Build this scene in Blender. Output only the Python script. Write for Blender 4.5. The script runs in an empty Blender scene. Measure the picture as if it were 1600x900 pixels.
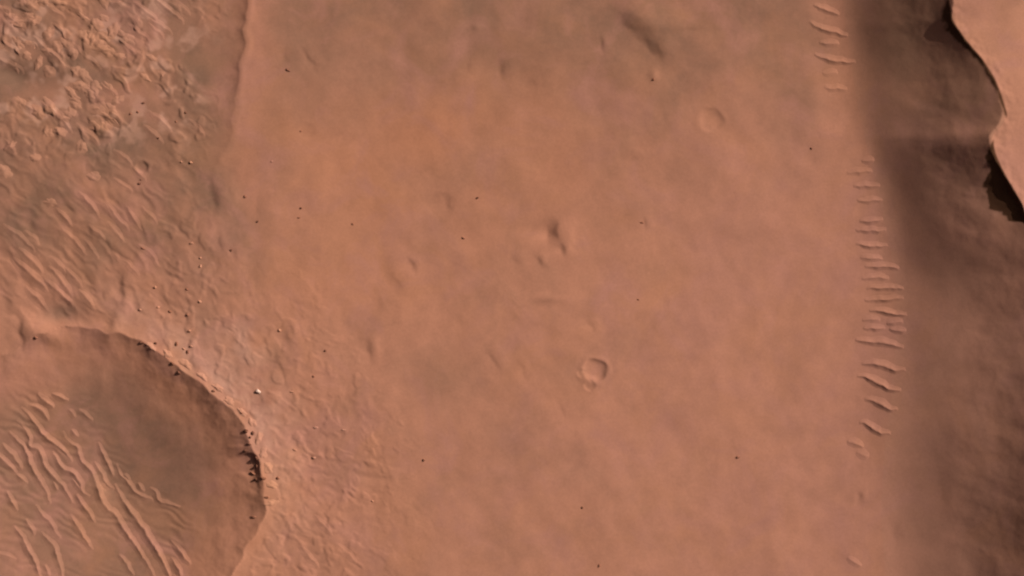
import bpy, math, random
import numpy as np
from mathutils import Vector

# ------------------------------------------------------------------ camera, sky, sun, exposure
scene = bpy.context.scene
C = scene.collection
CAM_H = 4000.0                                   # metres above the plain; one metre is about one photo pixel
SUN_EL, SUN_AZ = math.radians(32), math.radians(30)   # azimuth counted from +X (right) towards +Y (up)

cam_data = bpy.data.cameras.new("camera")
cam = bpy.data.objects.new("camera", cam_data); C.objects.link(cam)
cam.location = (0, 0, CAM_H)
cam_data.sensor_width = 36; cam_data.lens = 36 * CAM_H / 1600
cam_data.clip_start = 10; cam_data.clip_end = 60000
scene.camera = cam
scene.render.resolution_x, scene.render.resolution_y = 1024, 576

world = bpy.data.worlds.new("World"); scene.world = world; world.use_nodes = True
wn = world.node_tree.nodes; wl = world.node_tree.links
sky = wn.new("ShaderNodeTexSky"); sky.sky_type = 'NISHITA'; sky.sun_disc = False
sky.sun_elevation = SUN_EL; sky.sun_rotation = math.pi / 2 - SUN_AZ
sky.air_density = 0.25; sky.dust_density = 8.0; sky.ozone_density = 0.0
bg = wn["Background"]; bg.inputs[1].default_value = 0.05
wl.new(sky.outputs[0], bg.inputs[0])

sun_data = bpy.data.lights.new("sun", 'SUN'); sun_data.energy = 4.4; sun_data.angle = math.radians(0.5)
sun_data.color = (1.0, 0.95, 0.88)
sun = bpy.data.objects.new("sun", sun_data); C.objects.link(sun)
sd = Vector((math.cos(SUN_EL) * math.cos(SUN_AZ), math.cos(SUN_EL) * math.sin(SUN_AZ), math.sin(SUN_EL)))
sun.rotation_euler = sd.to_track_quat('Z', 'Y').to_euler(); sun.location = sd * 6000

vs = scene.view_settings
vs.view_transform = 'Standard'; vs.look = 'None'; vs.exposure = 0.0; vs.gamma = 1.0; vs.use_curve_mapping = False
scene.cycles.filter_width = 2.1
scene.cycles.max_bounces = 4

# ------------------------------------------------------------------ helpers
rng = np.random.default_rng(11); random.seed(5)
_perm = rng.permutation(4096)
_ga = rng.random(4096) * 2 * np.pi
_gx, _gy = np.cos(_ga), np.sin(_ga)

def perlin(x, y, seed=0):
    xi = np.floor(x).astype(np.int64); yi = np.floor(y).astype(np.int64)
    xf, yf = x - xi, y - yi
    u = xf * xf * xf * (xf * (xf * 6 - 15) + 10); v = yf * yf * yf * (yf * (yf * 6 - 15) + 10)
    def g(ix, iy, dx, dy):
        h = _perm[(_perm[(ix + seed * 131) & 4095] + iy) & 4095]
        return _gx[h] * dx + _gy[h] * dy
    a = g(xi, yi, xf, yf); b = g(xi + 1, yi, xf - 1, yf)
    c = g(xi, yi + 1, xf, yf - 1); d = g(xi + 1, yi + 1, xf - 1, yf - 1)
    return ((a + u * (b - a)) + v * ((c + u * (d - c)) - (a + u * (b - a)))) * 1.5

def fbm(x, y, wl, octs=3, seed=0, gain=0.5):
    s = np.zeros_like(x); a = 1.0
    for k in range(octs):
        s += a * perlin(x / wl, y / wl, seed + k); a *= gain; wl /= 2.03
    return s

def ss(a, b, x):
    t = np.clip((x - a) / (b - a), 0, 1); return t * t * (3 - 2 * t)

def gauss(x, w): return np.exp(-(x / w) ** 2)

def splus(x, w): return w * np.logaddexp(0, x / w)

# ------------------------------------------------------------------ the terrain: P runs right, Q runs down, in metres from the upper left corner of the view
CX, CY = 155.0, 765.0
_pts = [(20, 548), (70, 520), (120, 512), (200, 522), (268, 562), (330, 613), (382, 664), (410, 742), (414, 790), (395, 848), (355, 905)]
_ang = [math.atan2(-(q - CY), p - CX) for p, q in _pts]; _rad = [math.hypot(p - CX, q - CY) for p, q in _pts]
_ang += [math.radians(a) for a in (-80, -110, -140, -170, 170, 145)]; _rad += [255, 275, 300, 310, 300, 275]
_o = np.argsort(_ang); _ang = np.array(_ang)[_o]; _rad = np.array(_rad)[_o]

def crater_s(P, Q):
    dx, dy = P - CX, -(Q - CY); th = np.arctan2(dy, dx)
    R = np.interp(th, _ang, _rad, period=2 * np.pi)
    R = R + 6 * fbm(P, Q, 55, 2, 60) + 2.2 * fbm(P, Q, 24, 3, 61)
    return np.hypot(dx, dy) / R, th

HC_Y = [-3000, -60, 0, 40, 70, 100, 130, 160, 188, 203, 216, 232, 250, 280, 310, 340, 380, 430, 500, 600, 700, 800, 900, 1000, 4000]
HC_X = [1440, 1478, 1481, 1488, 1509, 1535, 1554, 1565, 1573, 1567, 1552, 1550, 1556, 1570, 1588, 1602, 1630, 1668, 1690, 1672, 1655, 1652, 1668, 1690, 1720]
HC_H = 86.0
TOE_Y = [-3000, 0, 60, 130, 200, 240, 300, 380, 430, 500, 600, 700, 800, 900, 4000]
TOE_X = [1330, 1322, 1328, 1338, 1350, 1362, 1375, 1392, 1404, 1404, 1398, 1385, 1378, 1388, 1400]
_k = 1 - HC_H / CAM_H
_qt = np.arange(-3000, 4001, 2.0)

def table(ys, xs, sigma):
    """a smooth curve through a list of points"""
    v = np.interp(_qt, ys, xs); r = int(3 * sigma / 2) + 1; kx = np.arange(-r, r + 1) * 2.0
    kk = np.exp(-.5 * (kx / sigma) ** 2); kk /= kk.sum()
    return np.convolve(np.pad(v, r, mode='edge'), kk, mode='valid')
_crest = table(HC_Y, HC_X, 4); _toe = table(TOE_Y, TOE_X, 26)

def crest_x(Q):
    return 800 + (np.interp(Q, _qt, _crest) - 800) * _k
def toe_x(Q):
    return np.interp(Q, _qt, _toe)

SC_Y = [-800, 0, 50, 85, 110, 135, 165, 200, 235, 270, 330, 420]
SC_X = [400, 387, 386, 383, 378, 371, 366, 362, 350, 336, 330, 330]
SC_A = [5, 5, 5, 4.6, 4.2, 3.6, 2.6, 2.0, 1.5, 1.2, 0.6, 0.0]

def notch(P, Q, cx, cy, deg, length, width, depth, lip=0.3, edge=8.0):
    """hollow with a steep wall on the side the angle points from and a long gentle tail"""
    a = math.radians(deg); ux, uy = math.cos(a), -math.sin(a)
    u = (P - cx) * ux + (Q - cy) * uy; v = -(P - cx) * uy + (Q - cy) * ux
    u = u + 3.4 * perlin(P / 17, Q / 17, 210); edge = min(15., max(5.5, .55 * length))
    up = np.clip(u, 0, None)
    T = ss(-edge * .5, edge * .8, u) * np.exp(-(up / length) ** 1.3)
    z = -.78 * depth * T * gauss(v, width * .9)
    return z + lip * depth * gauss(u + edge * 1.1, edge * 1.1) * gauss(v, width * 1.1)

def bowl(P, Q, cx, cy, R, depth, lip=0.32, wob=0.13, seed=0, power=3.2):
    s = np.hypot(P - cx, Q - cy) / R * (1 + wob * perlin(P / (R * .8), Q / (R * .8), 200 + seed))
    return np.where(s < 1, -depth * (1 - s ** power), 0) + lip * depth * gauss(s - 1.12, 0.26)

def mound(P, Q, cx, cy, rx, ry, h, deg=0):
    a = math.radians(deg); u = (P - cx) * math.cos(a) - (Q - cy) * math.sin(a); v = (P - cx) * math.sin(a) + (Q - cy) * math.cos(a)
    return h * np.exp(-(u / rx) ** 2 - (v / ry) ** 2)

NOTCHES = [  # cx, cy, angle the tail points to, tail length, half width, depth, lip
    (867, 363, 180, 34, 17, 6.4, .3), (880, 389, 205, 14, 10, 2.4, .5), (842, 408, 215, 12, 10, 1.3, .6), (806, 404, 200, 14, 8, 1.0, .6),
    (786, 106, 190, 16, 12, 2.0, .3), (735, 103, 190, 16, 12, 1.3, .3), (834, 130, 200, 26, 16, 1.5, .2), (702, 316, 190, 18, 14, 1.6, .2),
    (1026, 78, 210, 26, 15, 3.2, .5), (1008, 60, 222, 26, 20, 2.5, .5), (980, 36, 222, 22, 20, 2.0, .5), (1078, 44, 280, 10, 16, 1.4, .3), (942, 70, 190, 10, 12, 1.3, .4),
    (338, 308, 185, 24, 22, 3.6, .5), (362, 300, 190, 12, 14, 1.0, .2), (193, 452, 185, 18, 24, 3.2, .35), (164, 460, 190, 10, 10, 1.6, .4),
    (578, 545, 190, 12, 14, 1.8, .4), (645, 412, 215, 12, 10, 1.5, .4), (618, 440, 215, 26, 22, 1.8, .35), (592, 470, 205, 30, 22, 1.4, .2),
    (1010, 348, 190, 10, 8, 1.0, .3), (1085, 384, 200, 30, 16, 1.0, .2), (1040, 470, 200, 20, 10, .8, .2), (924, 505, 200, 12, 14, 0.9, .4),
    (1343, 776, 185, 5, 8, 1.3, .4), (486, 92, 215, 12, 22, 1.3, .3), (448, 86, 200, 22, 16, 1.0, .2), (232, 60, 210, 12, 9, 2.4, .5),
    (152, 208, 215, 14, 12, 2.0, .4), (178, 188, 270, 8, 9, 2.4, .4), (150, 100, 222, 16, 26, 2.2, .35), (108, 88, 270, 8, 8, 1.8, .5),
    (448, 525, 200, 20, 20, 2.0, .35), (440, 575, 200, 16, 22, 1.7, .3), (490, 715, 200, 12, 10, 1.5, .5), (530, 768, 200, 30, 10, 1.4, .25),
    (365, 395, 190, 18, 12, 1.4, .4), (345, 380, 190, 10, 14, 1.2, .4), (330, 460, 190, 22, 14, 1.2, .3), (372, 580, 200, 10, 10, .8, .3),
    (36, 520, 190, 16, 24, 2.8, .35), (1402, 832, 195, 26, 20, 1.2, .2), (1272, 245, 200, 18, 14, .6, .2), (880, 640, 195, 14, 20, .6, .2),
    (772, 560, 210, 14, 22, 1.1, .3), (820, 580, 205, 10, 20, .7, .3)]
BOWLS = [  # cx, cy, R, depth
    (929, 579, 19, 2.5, .26), (1111, 188, 19, 1.0, .2), (908, 583, 7, .9, .0), (921, 603, 9, .9, .1), (222, 261, 10, 1.4, .4),
    (480, 205, 14, .4, .1), (690, 320, 22, .5, .0)]
MOUNDS = [(858, 466, 22, 7, 1.3, 0), (1022, 118, 8, 10, 1.5, 0), (1000, 240, 14, 8, .8, 0), (915, 360, 40, 26, -.8, 0), (1000, 20, 36, 22, 3.4, -40), (1040, 40, 30, 20, 2.2, -30),
          (870, 400, 30, 10, 1.0, 20), (926, 593, 9, 4, 1.2, -25), (745, 42, 8, 6, .9, 0), (70, 520, 42, 16, 4.0, -20), (185, 500, 12, 26, 3.0, -25), (90, 492, 40, 20, -6.0, -15),
          (15, 115, 42, 16, -5.0, -20), (575, 470, 90, 24, -1.0, 30), (430, 600, 26, 60, 1.2, 0)]

_cliff = table([-900, -40, 5, 25, 60, 85, 110, 140, 190, 225, 245, 270, 300, 325, 350, 380, 4000],
               [.3, .4, .5, .8, 1, .8, .5, .3, .3, .4, 1.6, 3, 4.5, 4.5, 3, .5, 0], 8)
_lin = table([-3000, 0, 200, 290, 390, 460, 560, 700, 900, 4000], [1.06, 1.06, 1.02, 1.16, 1.2, .96, .86, .66, .66, .5], 22)
_hh = table([-3000, 0, 400, 500, 700, 900, 4000], [-8, -8, 8, 22, 24, 13, 4], 50)

def terrain(P, Q):
    z = 3.2 * fbm(P, Q, 420, 2, 1) + 1.5 * fbm(P, Q, 130, 3, 3)
    z = z + 0.16 * fbm(P, Q, 40, 2, 6) + .055 * fbm(P, Q, 11, 2, 7)
    # ---- left scarp: the country left of it lies lower
    xs = np.interp(Q, SC_Y, SC_X) + 7 * perlin(Q * 0 + 2.2, Q / 48, 9) + 3.5 * perlin(Q * 0 + 5.2, Q / 19, 10) + 2.2 * fbm(P, Q, 30, 2, 11); A = np.interp(Q, SC_Y, SC_A)
    d = P - xs
    z = z - 1.25 * A * (1 - np.exp(np.clip(d + 1, None, 0) / 17)) * ss(-420, -40, d)
    z = z + .16 * A * gauss(d - 4, 6)
    # ---- rough bedrock, striated and ejecta ground
    edge = 18 * fbm(P, Q, 60, 3, 20)
    left = 1 - ss(250, 385, P + edge)
    rocky = left * (1 - ss(190, 290, Q + edge)) * ss(-.25, .35, fbm(P, Q, 90, 2, 21) + .35 * gauss(P - 110, 130))
    stri = left * ss(200, 300, Q) * (1 - ss(470, 540, Q + edge))
    s, th = crater_s(P, Q)
    ej = ss(1.0, 1.08, s) * (1 - ss(1.35, 2.15, s + .18 * fbm(P, Q, 90, 2, 22))) * ss(-2.2, -1.2, th) * (1 - ss(1.6, 2.4, th)) * (1 - .6 * stri)
    c_, s_ = math.cos(math.radians(42)), math.sin(math.radians(42))
    U, V = P * c_ + Q * s_, -P * s_ + Q * c_              # U runs along the grain (upper left to lower right)
    wu, wv = U + 7 * fbm(P, Q, 40, 2, 30), V + 6 * fbm(P, Q, 36, 2, 33)
    r1 = 1 - np.sqrt(perlin(wu / 38, wv / 15, 36) ** 2 + .012) * 2.2
    r2 = 1 - np.sqrt(perlin(wu / 18, wv / 10, 37) ** 2 + .015) * 2.2
    r3 = 1 - np.sqrt(fbm(wu * .9, wv * 1.1, 24, 2, 38) ** 2 + .02) * 2.0
    blk = ss(.1, .45, fbm(wu, wv, 26, 2, 39))
    z = z + rocky * (.55 * r1 + .2 * r2 + .5 * r3 + 1.6 * blk + .16 * fbm(P, Q, 8, 1, 40))
    z = z + stri * (.42 * r1 + .14 * r2 + 1.2 * fbm(wu, wv * 2, 60, 2, 41) + .05 * fbm(P, Q, 9, 1, 44))
    kn = ss(.0, .6, fbm(wu * .8, wv, 26, 3, 46))
    z = z + ej * (.8 * kn + .4 * r3 + .10 * fbm(P, Q, 11, 1, 48) + .8 * fbm(P, Q, 60, 2, 49))
    # narrow belt of knobs left of the smooth plain
    belt = gauss(P - 300 - .05 * (Q - 400), 46) * ss(290, 380, Q) * (1 - ss(520, 570, Q))
    z = z + belt * (1.2 * ss(.1, .6, fbm(P, Q * .7, 24, 2, 50)) + .1 * fbm(P, Q, 10, 1, 51))
    # ejecta streaks below right of the crater
    z = z + .45 * ss(1.15, 1.4, s) * gauss(Q - 765 + .04 * (P - 420), 60) * ss(420, 450, P) * (1 - ss(560, 650, P)) * perlin((P + .3 * Q) / 60, (Q - .1 * P + 5 * fbm(P, Q, 40, 2, 54)) / 11, 53)
    # ---- the large crater
    w = np.clip((s - .15) / .85, 0, 1)
    steep = 1.32 + .06 * np.cos(th - math.radians(30))
    dep = 32 + 4 * np.cos(th - math.radians(30))
    inside = s < 1
    z = z * np.where(inside, .25 + .75 * ss(.8, 1, s), 1)
    z = z - np.where(inside, dep * (1 - w ** steep), 0)
    soft = .55 + .45 * np.clip(np.cos(th - math.radians(25)) * 1.6, 0, 1)
    z = z + 4.0 * soft * np.where(s > 1, np.exp(-(np.clip(s, 1, None) - 1) / .07), np.clip(s, 0, 1) ** 4) + 2.0 * np.where(s > 1, np.exp(-(np.clip(s, 1, None) - 1) / .28), np.clip(s, 0, 1) ** 4)
    led = gauss(th - math.radians(9), .17) * ss(.0, .45, perlin(P / 60, Q / 24, 55) + .3)
    z = z - led * 3.6 * ss(.995, .955, s) * ss(.78, .95, s)
    z = z + 1.3 * ss(.72, .9, s) * np.where(inside, 1, 0) * fbm(th * 60, s * 40, 20, 1, 57)
    field = (1 - ss(.62, .86, s)) * (1 - ss(-10, 90, (P - 130) - .9 * (Q - 690)))
    z = z + .34 * field * np.sin((wv * .80 + wu * .30 + 7 * fbm(P, Q, 45, 2, 58)) / 1.9 * 1.0) * (.5 + fbm(P, Q, 60, 1, 59))
    # ---- the hill on the right
    xc, xt = crest_x(Q), toe_x(Q) + 13 * fbm(P, Q, 230, 2, 73, .35)
    lin = np.interp(Q, _qt, _lin); hh = HC_H + np.interp(Q, _qt, _hh)
    u = splus(P - xt, np.interp(Q, [200, 420, 600], [13., 20., 36.])) / (xc - xt)
    und = 2.6 * fbm(P, Q, 150, 3, 76, .42) * ss(.05, .5, u)
    zi = hh * (lin * u + (1 - lin) * u * u) + und
    zi = zi + ss(.15, .6, u) * (.5 * perlin((P + .5 * Q) / 90, (Q - .35 * P + 9 * fbm(P, Q, 60, 2, 74)) / 27, 77) + .4 * fbm(P, Q, 34, 3, 78))
    qs = Q - .10 * (1560 - P) - 5 * perlin(P / 40, Q * 0 + .5, 79)
    # spur running down from the crest between the two alcoves
    zi = zi + 5.0 * ss(1360, 1575, P) * np.where(qs < 204, np.exp(-np.abs((qs - 204) / 50) ** 1.6), np.exp(-((qs - 204) / 46) ** 2)) * (1 - ss(1545, 1580, P))
    # broken cliff under the crest
    dd = xc - P + 3 * fbm(P, Q, 15, 2, 82)
    ca = np.interp(Q, _qt, _cliff) * (1 + .3 * fbm(P, Q, 45, 2, 80))
    zi = zi - ca * ss(-1, 7, dd) * (1 - ss(8, 130, dd))
    ed = P - xc
    zo = hh + und - .085 * ed - 40 * ss(100, 900, ed) + 1.0 * fbm(P, Q, 70, 2, 86) + .9 * fbm(P, Q, 16, 2, 88) * ss(40, 0, ed)
    zo = zo + 5.0 * ss(26, -14, Q + .25 * (P - 1560))
    zo = np.where(ed > -60, np.maximum(zo, -10), 1e6)
    hz = np.minimum(zi, zo)
    z = np.where(P < xt - 330, z, z * (1 - ss(-60, 20, P - xt)) + hz)
    for n in NOTCHES:
        m = (np.abs(P - n[0]) < 130) & (np.abs(Q - n[1]) < 130)
        if m.any(): z[m] += notch(P[m], Q[m], *n[:6], lip=n[6])
    for k, b in enumerate(BOWLS):
        m = (np.abs(P - b[0]) < b[2] * 2.5) & (np.abs(Q - b[1]) < b[2] * 2.5)
        if m.any(): z[m] += bowl(P[m], Q[m], b[0], b[1], b[2], b[3], lip=b[4], seed=k)
    for mo in MOUNDS:
        m = (np.abs(P - mo[0]) < 170) & (np.abs(Q - mo[1]) < 170)
        if m.any(): z[m] += mound(P[m], Q[m], *mo)
    return z

def cover(P, Q):
    """how far dark basaltic sand covers the pale dust (0..1), shade painted in on the hill slope, and how rocky the ground is"""
    n = fbm(P, Q, 90, 3, 90)
    s, th = crater_s(P, Q)
    a = .72 * (1 - ss(.45, .85, s + .10 * n - .28 * np.clip(-np.cos(th - .5), 0, 1))) * (1 - .2 * ss(0, 160, (Q - 740) - 1.1 * (P - 60))) + .06 * (1 - ss(.98, 1.0, s))
    a = np.maximum(a, (.70 + .4 * n) * (1 - ss(330, 400, P + 25 * n - 60 * ss(250, 420, Q) )) * (1 - .85 * ss(330, 520, Q)) * ss(.95, 1.08, s))
    a = np.maximum(a, 1.3 * np.exp(-((P - 8) / 50) ** 2 - ((Q - 118) / 22) ** 2))
    a = np.maximum(a, .8 * np.exp(-((P - 95) / 34) ** 2 - ((Q - 487) / 17) ** 2))
    a = np.maximum(a, .95 * np.exp(-((P - 195) / 75) ** 2 - ((Q - 14) / 22) ** 2))
    a = np.maximum(a, .45 * np.exp(-((P - 320) / 34) ** 2 - ((Q - 500) / 60) ** 2))
    a = np.maximum(a, .42 * np.exp(-((P - 435) / 28) ** 2 - ((Q - 555) / 50) ** 2))
    a = np.maximum(a, .40 * gauss(P - 1395 - .03 * (Q - 450), 45) * ss(150, 300, Q) * (1 - ss(720, 860, Q)))
    top = np.interp(Q, [-50, 100, 230, 450], [.72, .58, .2, 0]) * ss(380, 460, P) * (1 - ss(1250, 1330, P))
    a = np.maximum(a, np.clip(top + .22 * fbm(P, Q, 120, 3, 93), 0, 1))
    a = np.maximum(a, .42 * np.exp(-((P - 850) / 60) ** 2 - ((Q - 725) / 55) ** 2) + .25 * n * (P > 400))
    a = np.maximum(a, .36 * np.exp(-((P - 690) / 70) ** 2 - ((Q - 590) / 45) ** 2))
    a = np.maximum(a, (.62 + .25 * n) * ss(-25, 70, P - toe_x(Q)) * (P < crest_x(Q) - 2))  # olive shade tone painted over the slope below the crest
    return np.clip(a, 0, 1)

def cliff_shade(P, Q):
    """near-black shade painted on the broken cliff under the hill crest"""
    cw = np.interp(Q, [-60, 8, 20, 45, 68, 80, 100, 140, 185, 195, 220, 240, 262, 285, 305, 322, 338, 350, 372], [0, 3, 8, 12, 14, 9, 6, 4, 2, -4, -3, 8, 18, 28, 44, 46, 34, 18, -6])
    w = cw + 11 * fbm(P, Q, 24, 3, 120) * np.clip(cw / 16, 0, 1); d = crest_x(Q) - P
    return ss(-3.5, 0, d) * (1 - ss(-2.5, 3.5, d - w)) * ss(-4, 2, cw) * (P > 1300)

def tint(P, Q):
    """pale ejecta dust, iron-rich orange dust, pinkish dust and painted cliff shade, each 0..1"""
    s, th = crater_s(P, Q); n = fbm(P, Q, 46, 3, 130); n2 = fbm(P, Q, 160, 2, 133)
    pale = ss(.985, 1.02, s) * (1 - ss(1.06, 1.42, s + .16 * n)) * gauss(th - math.radians(38), .75) * (.75 + .9 * n)
    pale = np.maximum(pale, .55 * (1 - ss(0, 1, ((P - 370) / 70) ** 2 + ((Q - 540) / 62) ** 2)) * (.6 + n))
    pale = np.maximum(pale, .6 * (1 - ss(265, 345, P + 30 * n)) * (1 - ss(170, 260, Q + 30 * n)) * ss(.05, .55, fbm(P, Q, 38, 3, 135)))
    iron = np.exp(-((P - 690) / 230) ** 2 - ((Q - 230) / 130) ** 2) * (.8 + .6 * n2) + .5 * np.exp(-((P - 560) / 120) ** 2 - ((Q - 440) / 70) ** 2)
    iron = iron + .6 * ss(.99, 1.01, s) * (1 - ss(1.03, 1.10, s)) * gauss(th - math.radians(45), .9)
    iron = iron + .4 * (1 - ss(.86, .99, s)) * ss(.6, .85, s) * gauss(th - math.radians(45), .8)
    pink = .95 * ss(900, 1180, P + 120 * n2) * ss(80, 400, Q) + .5 * gauss(P - 850, 90) * gauss(Q - 730, 80)
    return np.clip(np.stack([pale, iron, pink, cliff_shade(P, Q)], -1), 0, 1)

# non-uniform sheet: 1.6 m cells in view, growing to the horizon
def axis(lo, hi, step, far):
    core = np.arange(lo, hi + step, step); out = []; d = step; x = 0
    while x < far:
        d *= 1.22; x += d; out.append(x)
    out = np.array(out)
    return np.concatenate([core[0] - out[::-1], core, core[-1] + out])
gx = axis(-50, 1640, 1.6, 22000); gy = axis(-50, 950, 1.6, 22000)
Pg, Qg = np.meshgrid(gx, gy)
Zg = terrain(Pg, Qg)
far = np.maximum(np.maximum(-Pg - 300, Pg - 2600), np.maximum(-Qg - 600, Qg - 1500))
Zg = Zg * (1 - ss(0, 4000, far))
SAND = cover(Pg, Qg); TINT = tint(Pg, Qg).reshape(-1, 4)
dzx = np.gradient(Zg, gx, axis=1); dzy = -np.gradient(Zg, gy, axis=0)
NRM = np.stack([-dzx, -dzy, np.ones_like(Zg)], -1); NRM /= np.linalg.norm(NRM, axis=-1, keepdims=True)

# ------------------------------------------------------------------ materials
def terrain_material(name, dust, sand, bump=1.0):
    m = bpy.data.materials.new(name); m.use_nodes = True; nt = m.node_tree; N, L = nt.nodes, nt.links
    b = N["Principled BSDF"]; b.inputs["Roughness"].default_value = 1.0; b.inputs["Specular IOR Level"].default_value = 0.05
    geo = N.new("ShaderNodeNewGeometry")
    def noise(scale, detail=3, rough=.55, dist=0.0):
        n = N.new("ShaderNodeTexNoise"); n.inputs["Scale"].default_value = scale; n.inputs["Detail"].default_value = detail
        n.inputs["Roughness"].default_value = rough; n.inputs["Distortion"].default_value = dist
        L.new(geo.outputs["Position"], n.inputs["Vector"]); return n.outputs["Fac"]
    def rampv(fac, a, b_, lo, hi):
        r = N.new("ShaderNodeMapRange"); r.inputs[1].default_value = a; r.inputs[2].default_value = b_
        r.inputs[3].default_value = lo; r.inputs[4].default_value = hi; L.new(fac, r.inputs[0]); return r.outputs[0]
    def math_(op, a, b_):
        n = N.new("ShaderNodeMath"); n.operation = op
        for k, v in enumerate((a, b_)):
            if isinstance(v, (int, float)): n.inputs[k].default_value = v
            else: L.new(v, n.inputs[k])
        return n.outputs[0]
    def mix(fac, a, b_, mode='MIX'):
        n = N.new("ShaderNodeMix"); n.data_type = 'RGBA'; n.blend_type = mode
        if isinstance(fac, (int, float)): n.inputs[0].default_value = fac
        else: L.new(fac, n.inputs[0])
        for k, v in ((6, a), (7, b_)):
            if isinstance(v, tuple): n.inputs[k].default_value = (*v, 1)
            else: L.new(v, n.inputs[k])
        return n.outputs[2]
    at = N.new("ShaderNodeAttribute"); at.attribute_name = "sand"
    f = math_('ADD', at.outputs["Fac"], rampv(noise(1 / 45, 4), .3, .7, -.10, .10))
    f = math_('ADD', f, rampv(noise(1 / 12, 3), .3, .7, -.06, .06))
    col = mix(f, dust, sand)
    tn = N.new("ShaderNodeAttribute"); tn.attribute_name = "tint"; sp = N.new("ShaderNodeSeparateColor"); L.new(tn.outputs["Color"], sp.inputs[0])
    if "rock" not in name:
        col = mix(math_('MULTIPLY', sp.outputs[0], .95), col, (.49, .262, .185))
        col = mix(math_('MULTIPLY', sp.outputs[1], .75), col, (dust[0] * 1.04, dust[1] * .97, dust[2] * .84))
        col = mix(math_('MULTIPLY', sp.outputs[2], .55), col, (dust[0] * 1.0, dust[1] * 1.0, dust[2] * 1.10))
    # iron-rich and mauve blotches in the dust itself
    col = mix(rampv(noise(1 / 150, 4, .6, .6), .48, .72, 0, .4), col, (dust[0] * 1.0, dust[1] * .98, dust[2] * .82))
    col = mix(rampv(noise(1 / 95, 4, .6, .8), .50, .74, 0, .7), col, (dust[0] * .93, dust[1] * .94, dust[2] * 1.12))
    v = rampv(noise(1 / 34, 4, .55), .28, .72, .94, 1.06)
    v2 = rampv(noise(1 / 4, 3, .65), .3, .7, .95, 1.05)
    vv = math_('MULTIPLY', v, v2)
    cv = N.new("ShaderNodeCombineColor"); [L.new(vv, cv.inputs[k]) for k in range(3)]
    col = mix(1.0, col, cv.outputs[0], 'MULTIPLY')
    if name == "hill_dust": col = mix(tn.outputs["Alpha"], col, (.075, .033, .017))  # paints the cliff's shadow into the colour
    L.new(col, b.inputs["Base Color"])
    bp = N.new("ShaderNodeBump"); bp.inputs["Strength"].default_value = .5; bp.inputs["Distance"].default_value = 1.0
    h = math_('ADD', math_('MULTIPLY', noise(1 / 18, 3, .5), .5 * bump), math_('MULTIPLY', noise(1 / 5, 2, .5), .14 * bump))
    L.new(h, bp.inputs["Height"]); L.new(bp.outputs[0], b.inputs["Normal"])
    return m

DUST = (.420, .186, .116); SANDC = (.205, .110, .072)
M_ground = terrain_material("dusty_ground", DUST, SANDC)
M_hill = terrain_material("hill_dust", (.410, .186, .117), (.285, .148, .092))  # second colour is an olive shade tone for the slope
M_ripple = terrain_material("ripple_sand", (.424, .189, .119), (.225, .120, .079), .5)
M_dark = terrain_material("dark_shaded_rock", (.17, .072, .044), (.14, .06, .038), 2)  # dark rock with the shade of boulders and wall ledges painted in
M_brown = terrain_material("brown_rock", (.27, .115, .07), (.23, .10, .065), 2)
M_pale = terrain_material("pale_rock", (.47, .222, .140), (.45, .21, .135), 1)
M_outcrop = terrain_material("pale_bedrock", (.43, .200, .125), (.25, .130, .085), .6)
M_white = terrain_material("bright_rock", (.72, .50, .39), (.7, .5, .4), 2)

# ------------------------------------------------------------------ tagging and mesh helpers
def tag(o, label=None, cat=None, group=None, kind=None):
    if label: o["label"] = label
    if cat: o["category"] = cat
    if group: o["group"] = group
    if kind: o["kind"] = kind
    return o

def empty(name, p, q, z=0.0):
    o = bpy.data.objects.new(name, None); C.objects.link(o); o.location = (p - 800, 450 - q, z); o.empty_display_size = 5
    return o

def raw_mesh(name, verts, quads, mat, sand=None, normals=None, smooth=True, tn=None):
    me = bpy.data.meshes.new(name)
    n, k = len(verts), quads.shape[1]
    me.vertices.add(n); me.vertices.foreach_set("co", np.ascontiguousarray(verts, np.float32).ravel())
    me.loops.add(quads.size); me.loops.foreach_set("vertex_index", np.ascontiguousarray(quads, np.int32).ravel())
    me.polygons.add(len(quads))
    me.polygons.foreach_set("loop_start", np.arange(0, quads.size, k, dtype=np.int32))
    me.update(calc_edges=True); me.validate()
    me.polygons.foreach_set("use_smooth", np.full(len(quads), smooth))
    if sand is not None:
        a = me.attributes.new("sand", 'FLOAT', 'POINT'); a.data.foreach_set("value", np.ascontiguousarray(sand, np.float32).ravel())
    if tn is not None:
        a = me.attributes.new("tint", 'FLOAT_COLOR', 'POINT'); a.data.foreach_set("color", np.ascontiguousarray(tn, np.float32).ravel())
    me.materials.append(mat)
    if normals is not None: me.normals_split_custom_set_from_vertices(np.ascontiguousarray(normals, np.float32).tolist())
    return me

ny, nx = Zg.shape
VID = np.arange(ny * nx).reshape(ny, nx)
FACES = np.stack([VID[1:, :-1], VID[1:, 1:], VID[:-1, 1:], VID[:-1, :-1]], -1).reshape(-1, 4)
Pf = (Pg[:-1, :-1] + Pg[1:, 1:]).ravel() / 2; Qf = (Qg[:-1, :-1] + Qg[1:, 1:]).ravel() / 2
VERT = np.stack([Pg - 800, 450 - Qg, Zg], -1).reshape(-1, 3); NV = NRM.reshape(-1, 3); SV = SAND.ravel()
taken = np.zeros(len(FACES), bool)

def region(name, mask, mat, parent=None, origin=None):
    """the faces of the ground sheet under a mask become one object"""
    global taken
    sel = mask & ~taken; taken |= sel
    f = FACES[sel]; ids, inv = np.unique(f, return_inverse=True)
    o0 = np.array(origin if origin is not None else (0, 0, 0), float)
    me = raw_mesh(name, VERT[ids] - o0, inv.reshape(f.shape), mat, SV[ids], NV[ids], tn=TINT[ids])
    o = bpy.data.objects.new(name, me); C.objects.link(o)
    if parent: o.parent = parent
    else: o.location = o0
    return o

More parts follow.
